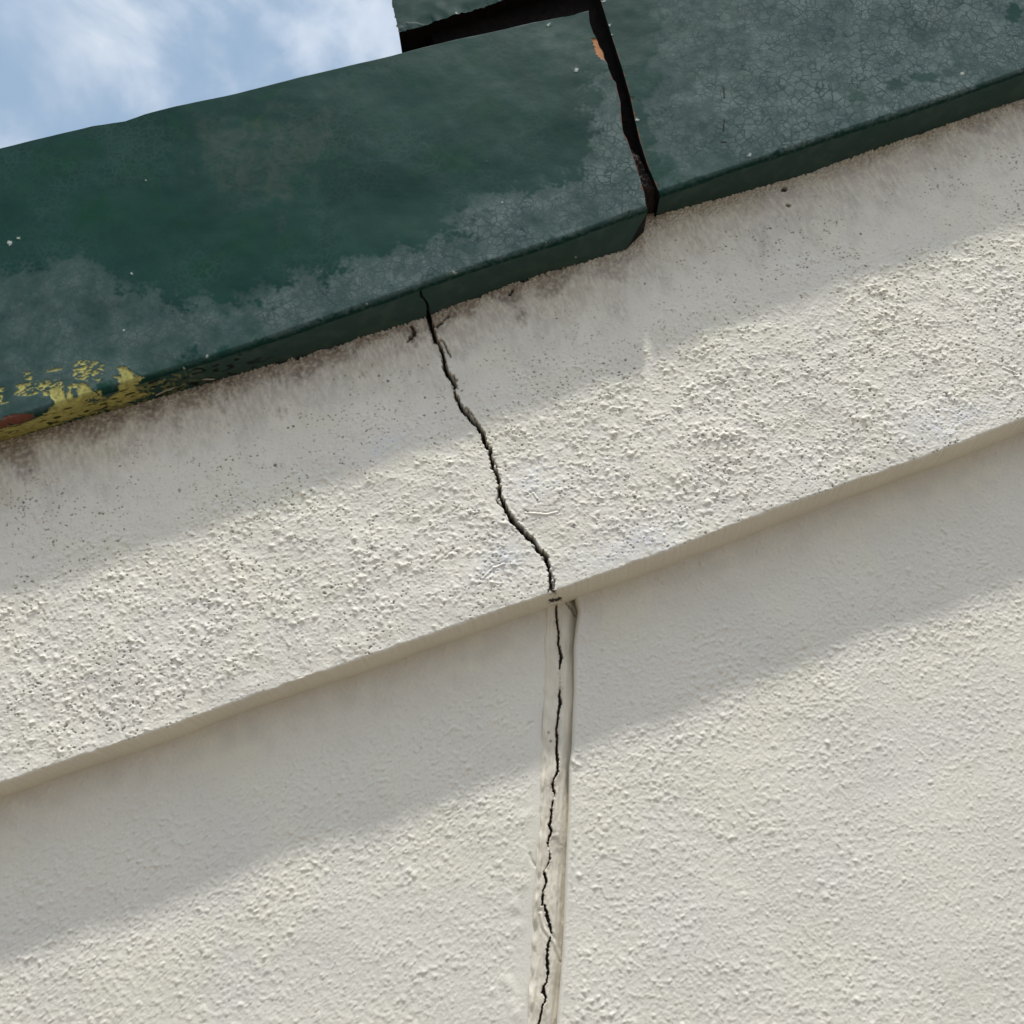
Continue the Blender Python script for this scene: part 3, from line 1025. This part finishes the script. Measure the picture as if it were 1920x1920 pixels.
EDGE_L = [(1103, 19), (1105, 40), (1112, 60), (1119, 71), (1123, 84), (1131, 96), (1134, 111), (1139, 119), (1141, 128), (1150, 150), (1156, 156), (1158, 168), (1165, 194), (1166, 215), (1169, 244), (1171, 254),
          (1178, 266), (1184, 285), (1194, 312), (1202, 340), (1212, 372), (1214, 390)]
EDGE_R = [(1118, -20), (1126, 0), (1149, 72), (1169, 134), (1184, 186), (1191, 219), (1203, 272), (1217, 316), (1236, 361)]
# right casing reaches above the picture
t_topR = lambda s: t_frontR(s)+0.46
eL = ends(EDGE_L, t_frontL, t_topL, contact=(1172, 465))
sR_ = eL(1.0)
u = (uneven([(-3.0, -0.72, 0.05), (-0.72, sR_, 0.0011)])+3.0)/(sR_+3.0)
root, me = casing("timber_casing", "dark green timber casing with flaking yellow paint at its lower left, sky above it", "casing",
                  t_frontL, t_topL, t_contactL, -3.0, sR_, lambda v: -3.0, eL, 'left', u)
o = link("casing_board", me, M_green, root)
left_root = root

eR = ends(EDGE_R, t_frontR, t_topR)
sL_ = eR(1.0)
u = (uneven([(sL_, 1.90, 0.0011), (1.90, 4.0, 0.05)])-sL_)/(4.0-sL_)
root, me = casing("timber_casing", "chalky green timber casing with a net of fine cracks, right of the black gap", "casing",
                  t_frontR, t_topR, t_contactR, sL_, 4.0, eR, lambda v: 4.0, 'right', u, 420)
link("casing_board", me, M_green, root)

# upper board: only its lower left corner shows above the left casing
EDGE_U = [(727, -40), (734, 0), (738, 18), (742, 36), (746, 52), (748, 62)]
t_topU = lambda s: t_botU(s)+0.30
s_u0 = ends(EDGE_U, t_botU, t_topU)
s_gap = eR(0.35)-0.006
root = bpy.data.objects.new("upper_board", None)
root['label'] = "short green board end against the sky, above the left casing and its black underside"
root['category'] = "board"
scene.collection.objects.link(root)
sa_, sb_ = s_u0(1.0), s_gap
root.location = tuple(float(a) for a in xyz(np.array(sa_), np.array(float(t_botU(sa_))), np.array(YB)))
cols = np.linspace(0, 1, 340)
rows = np.linspace(0, 1, 240)
Vv, Uu = np.meshgrid(rows, cols, indexing='ij')
sL2 = np.array([s_u0(v) for v in rows])[:, None]+0.0006*samp(NZ_med, rows[:, None]*0.3, rows[:, None]*0)
Sx = sL2+(sb_-sL2)*Uu
Tx = t_topU(Sx)+(t_botU(Sx)-t_topU(Sx))*Vv
Tx += 0.0006*samp(NZ_med, Sx, Sx*0)*sstep(0.95, 1, Vv)
hh = 0.0006*samp(NZ_huge, Sx, Tx)+0.0001*samp(NZ_big, Sx, Tx)+0.0012*sstep(0.93, 1.0, Vv)*np.clip(samp(NZ_big, Sx+0.3, Tx*0), -1, 1)
P = xyz(Sx, Tx, YG-hh)
px, py = read(P)
bg_, md_, fn_ = samp(NZ_big, Sx, Tx), samp(NZ_med, Sx, Tx), samp(NZ_fine, Sx, Tx)
grey = 0.30*sstep(-0.5, 1.5, bg_)
lobe = sstep(1.15, 0.8, np.hypot((px-773)/24, (py-54)/11)+0.08*md_)
pale = sstep(2.6, 1.2, np.hypot(px-856, py-25)+0.6*fn_)
P[..., 1] -= 0.0008*lobe
z = np.zeros_like(grey)
redm = sstep(0.0016, 0.0004, Sx-sL2)*0.6
me = faces_mesh("board_face", P, grid_faces(*Sx.shape), {'wear': (grey, z, redm), 'chips': (z, pale, z), 'tone': (z, z, lobe)})
link("board_face", me, M_green, root)
# dark unpainted body behind the face
cs_ = np.linspace(0, 1, 40)
sl = sa_+0.0006
rowsb = []
for yb, dt in ((YG+0.0015, 0.0), (YG+0.012, -0.001), (YG+0.10, -0.001)):
    s = sl+(sb_+(0.03 if yb > YG+0.01 else 0)-sl)*cs_
    rowsb.append(xyz(s, t_botU(s)+0.0004+dt, np.full_like(s, yb)))
Bm = np.stack(rowsb, 0)
vv_ = [Bm.reshape(-1, 3)]
ff_ = [grid_faces(3, 40)]
# end face and back
cr1 = []
for v in np.linspace(0, 1, 20):
    s = s_u0(v)+0.0006
    t_ = float(t_topU(s)+(t_botU(s)-t_topU(s))*v)
    back = min(0.035, 0.4*(1-v))
    cr1.append([xyz(np.array(s+o_), np.array(t_), np.array(y)) for y, o_ in ((YG+0.0015, 0.0), (YG+0.10, back))])
cr1 = np.array(cr1)
vv_.append(cr1.reshape(-1, 3))
ff_.append(grid_faces(20, 2, 120))
s = np.array([sl, sb_])
bk = np.stack([xyz(s, t_botU(s), np.full(2, YG+0.10)), xyz(s+np.array([0.035, 0]), t_botU(s)+0.03, np.full(2, YG+0.10)), xyz(s+np.array([0.035, 0]), t_topU(s), np.full(2, YG+0.10)), xyz(s, t_topU(s), np.full(2, YG+0.0015))], 0)
vv_.append(bk.reshape(-1, 3))
ff_.append(grid_faces(4, 2, 160))
me = faces_mesh("board_underside", np.vstack(vv_), np.vstack(ff_), smooth=False)
link("board_underside", me, M_dark, root)

# dark backing plank seen through the gaps, near black to deepen their shade
s0, s1 = sa_+0.05, 3.9
sv = np.linspace(s0, s1, 60)
lo = np.maximum(t_contactL(sv), t_contactR(sv))+0.022
loop = [xyz(sv, lo, np.full(60, YG+0.020)), xyz(sv, lo+0.40, np.full(60, YG+0.020)),
        xyz(sv, lo+0.40, np.full(60, YB-0.001)), xyz(sv, lo, np.full(60, YB-0.001)), xyz(sv, lo, np.full(60, YG+0.020))]
V4 = np.stack(loop, 0)
ne = 60
F = np.vstack([grid_faces(5, 60), [[0, 180, 120, 60], [59, 119, 179, 239]]])
me = faces_mesh("backing_plank", V4.reshape(-1, 3), F, smooth=False)
bp = link("backing_plank", me, M_dark)
bp['label'] = "dark backing plank, near black to deepen the shade of the narrow gap between the two green casings"
bp['category'] = "plank"

# added dark lump that keeps sun from passing down through the gap
gs, gt = st(survey([(1222, 372)], YG))[0]
ga = np.linspace(gs-0.012, gs+0.014, 26)
gb = np.linspace(0, 1, 36)
A_, B_ = np.meshgrid(ga, gb)
base_t = 0.5*(t_contactL(A_)+t_contactR(A_))
T_ = base_t+0.022+0.090*B_
Y_ = YG+0.008+0.010*sstep(0.75, 1.0, B_)+0.020*sstep(0.12, 0.0, B_)-0.0015*samp(NZ_med, A_, T_)-0.0008*samp(NZ_fine, A_, T_)
P_ = xyz(A_, T_, Y_)
Pb = xyz(A_, T_, np.full_like(Y_, YB-0.002))
mblk = Mat("sun_block_dark")
c = mblk.mix(mblk.noise(160, 5), (0.008, 0.005, 0.004), (0.028, 0.017, 0.013))
mblk.l(c, mblk.b.inputs['Base Color'])
mblk.b.inputs['Roughness'].default_value = 0.95
lp = np.concatenate([P_, Pb[::-1], P_[:1]], 0)
me = faces_mesh("gap_sun_block", lp, grid_faces(*lp.shape[:2]))
fo = link("gap_sun_block", me, mblk.m)
fo.parent = bp

# peeled strip of paint curling off the lower edge of the left casing
pts = survey([(292, 741), (320, 730), (345, 720), (370, 712), (403, 711)], YB-0.010)
wd = np.array([0.0008, 0.0022, 0.0030, 0.0026, 0.0006])
tq = np.linspace(0, 4, 60)
C = np.stack([np.interp(tq, range(5), pts[:, k]) for k in range(3)], -1)
C[:, 1] -= 0.004*np.sin(tq/4*math.pi)
ww = np.interp(tq, range(5), wd)*(1+0.25*np.sin(tq*7))
rowsf = []
for k, (a, b) in enumerate(((-1, 0.0), (-0.4, -0.0012), (0.4, -0.0010), (1, 0.0006))):
    Q = C.copy()
    Q[:, 2] += a*ww
    Q[:, 1] += b
    rowsf.append(Q)
G = np.stack(rowsf, 0)
Gb = G.copy()
Gb[..., 1] += 0.0005
nv = G.shape[0]*G.shape[1]
mf = Mat("peeled_paint")
c = mf.mix(mf.noise(200, 4), (0.42, 0.38, 0.32), (0.22, 0.21, 0.16))
mf.l(c, mf.b.inputs['Base Color'])
mf.b.inputs['Roughness'].default_value = 0.7
me = faces_mesh("peeling_strip", np.vstack([G.reshape(-1, 3), Gb.reshape(-1, 3)]), np.vstack([grid_faces(4, 60), grid_faces(4, 60, nv)[:, ::-1]]))
link("peeling_strip", me, mf.m, left_root)
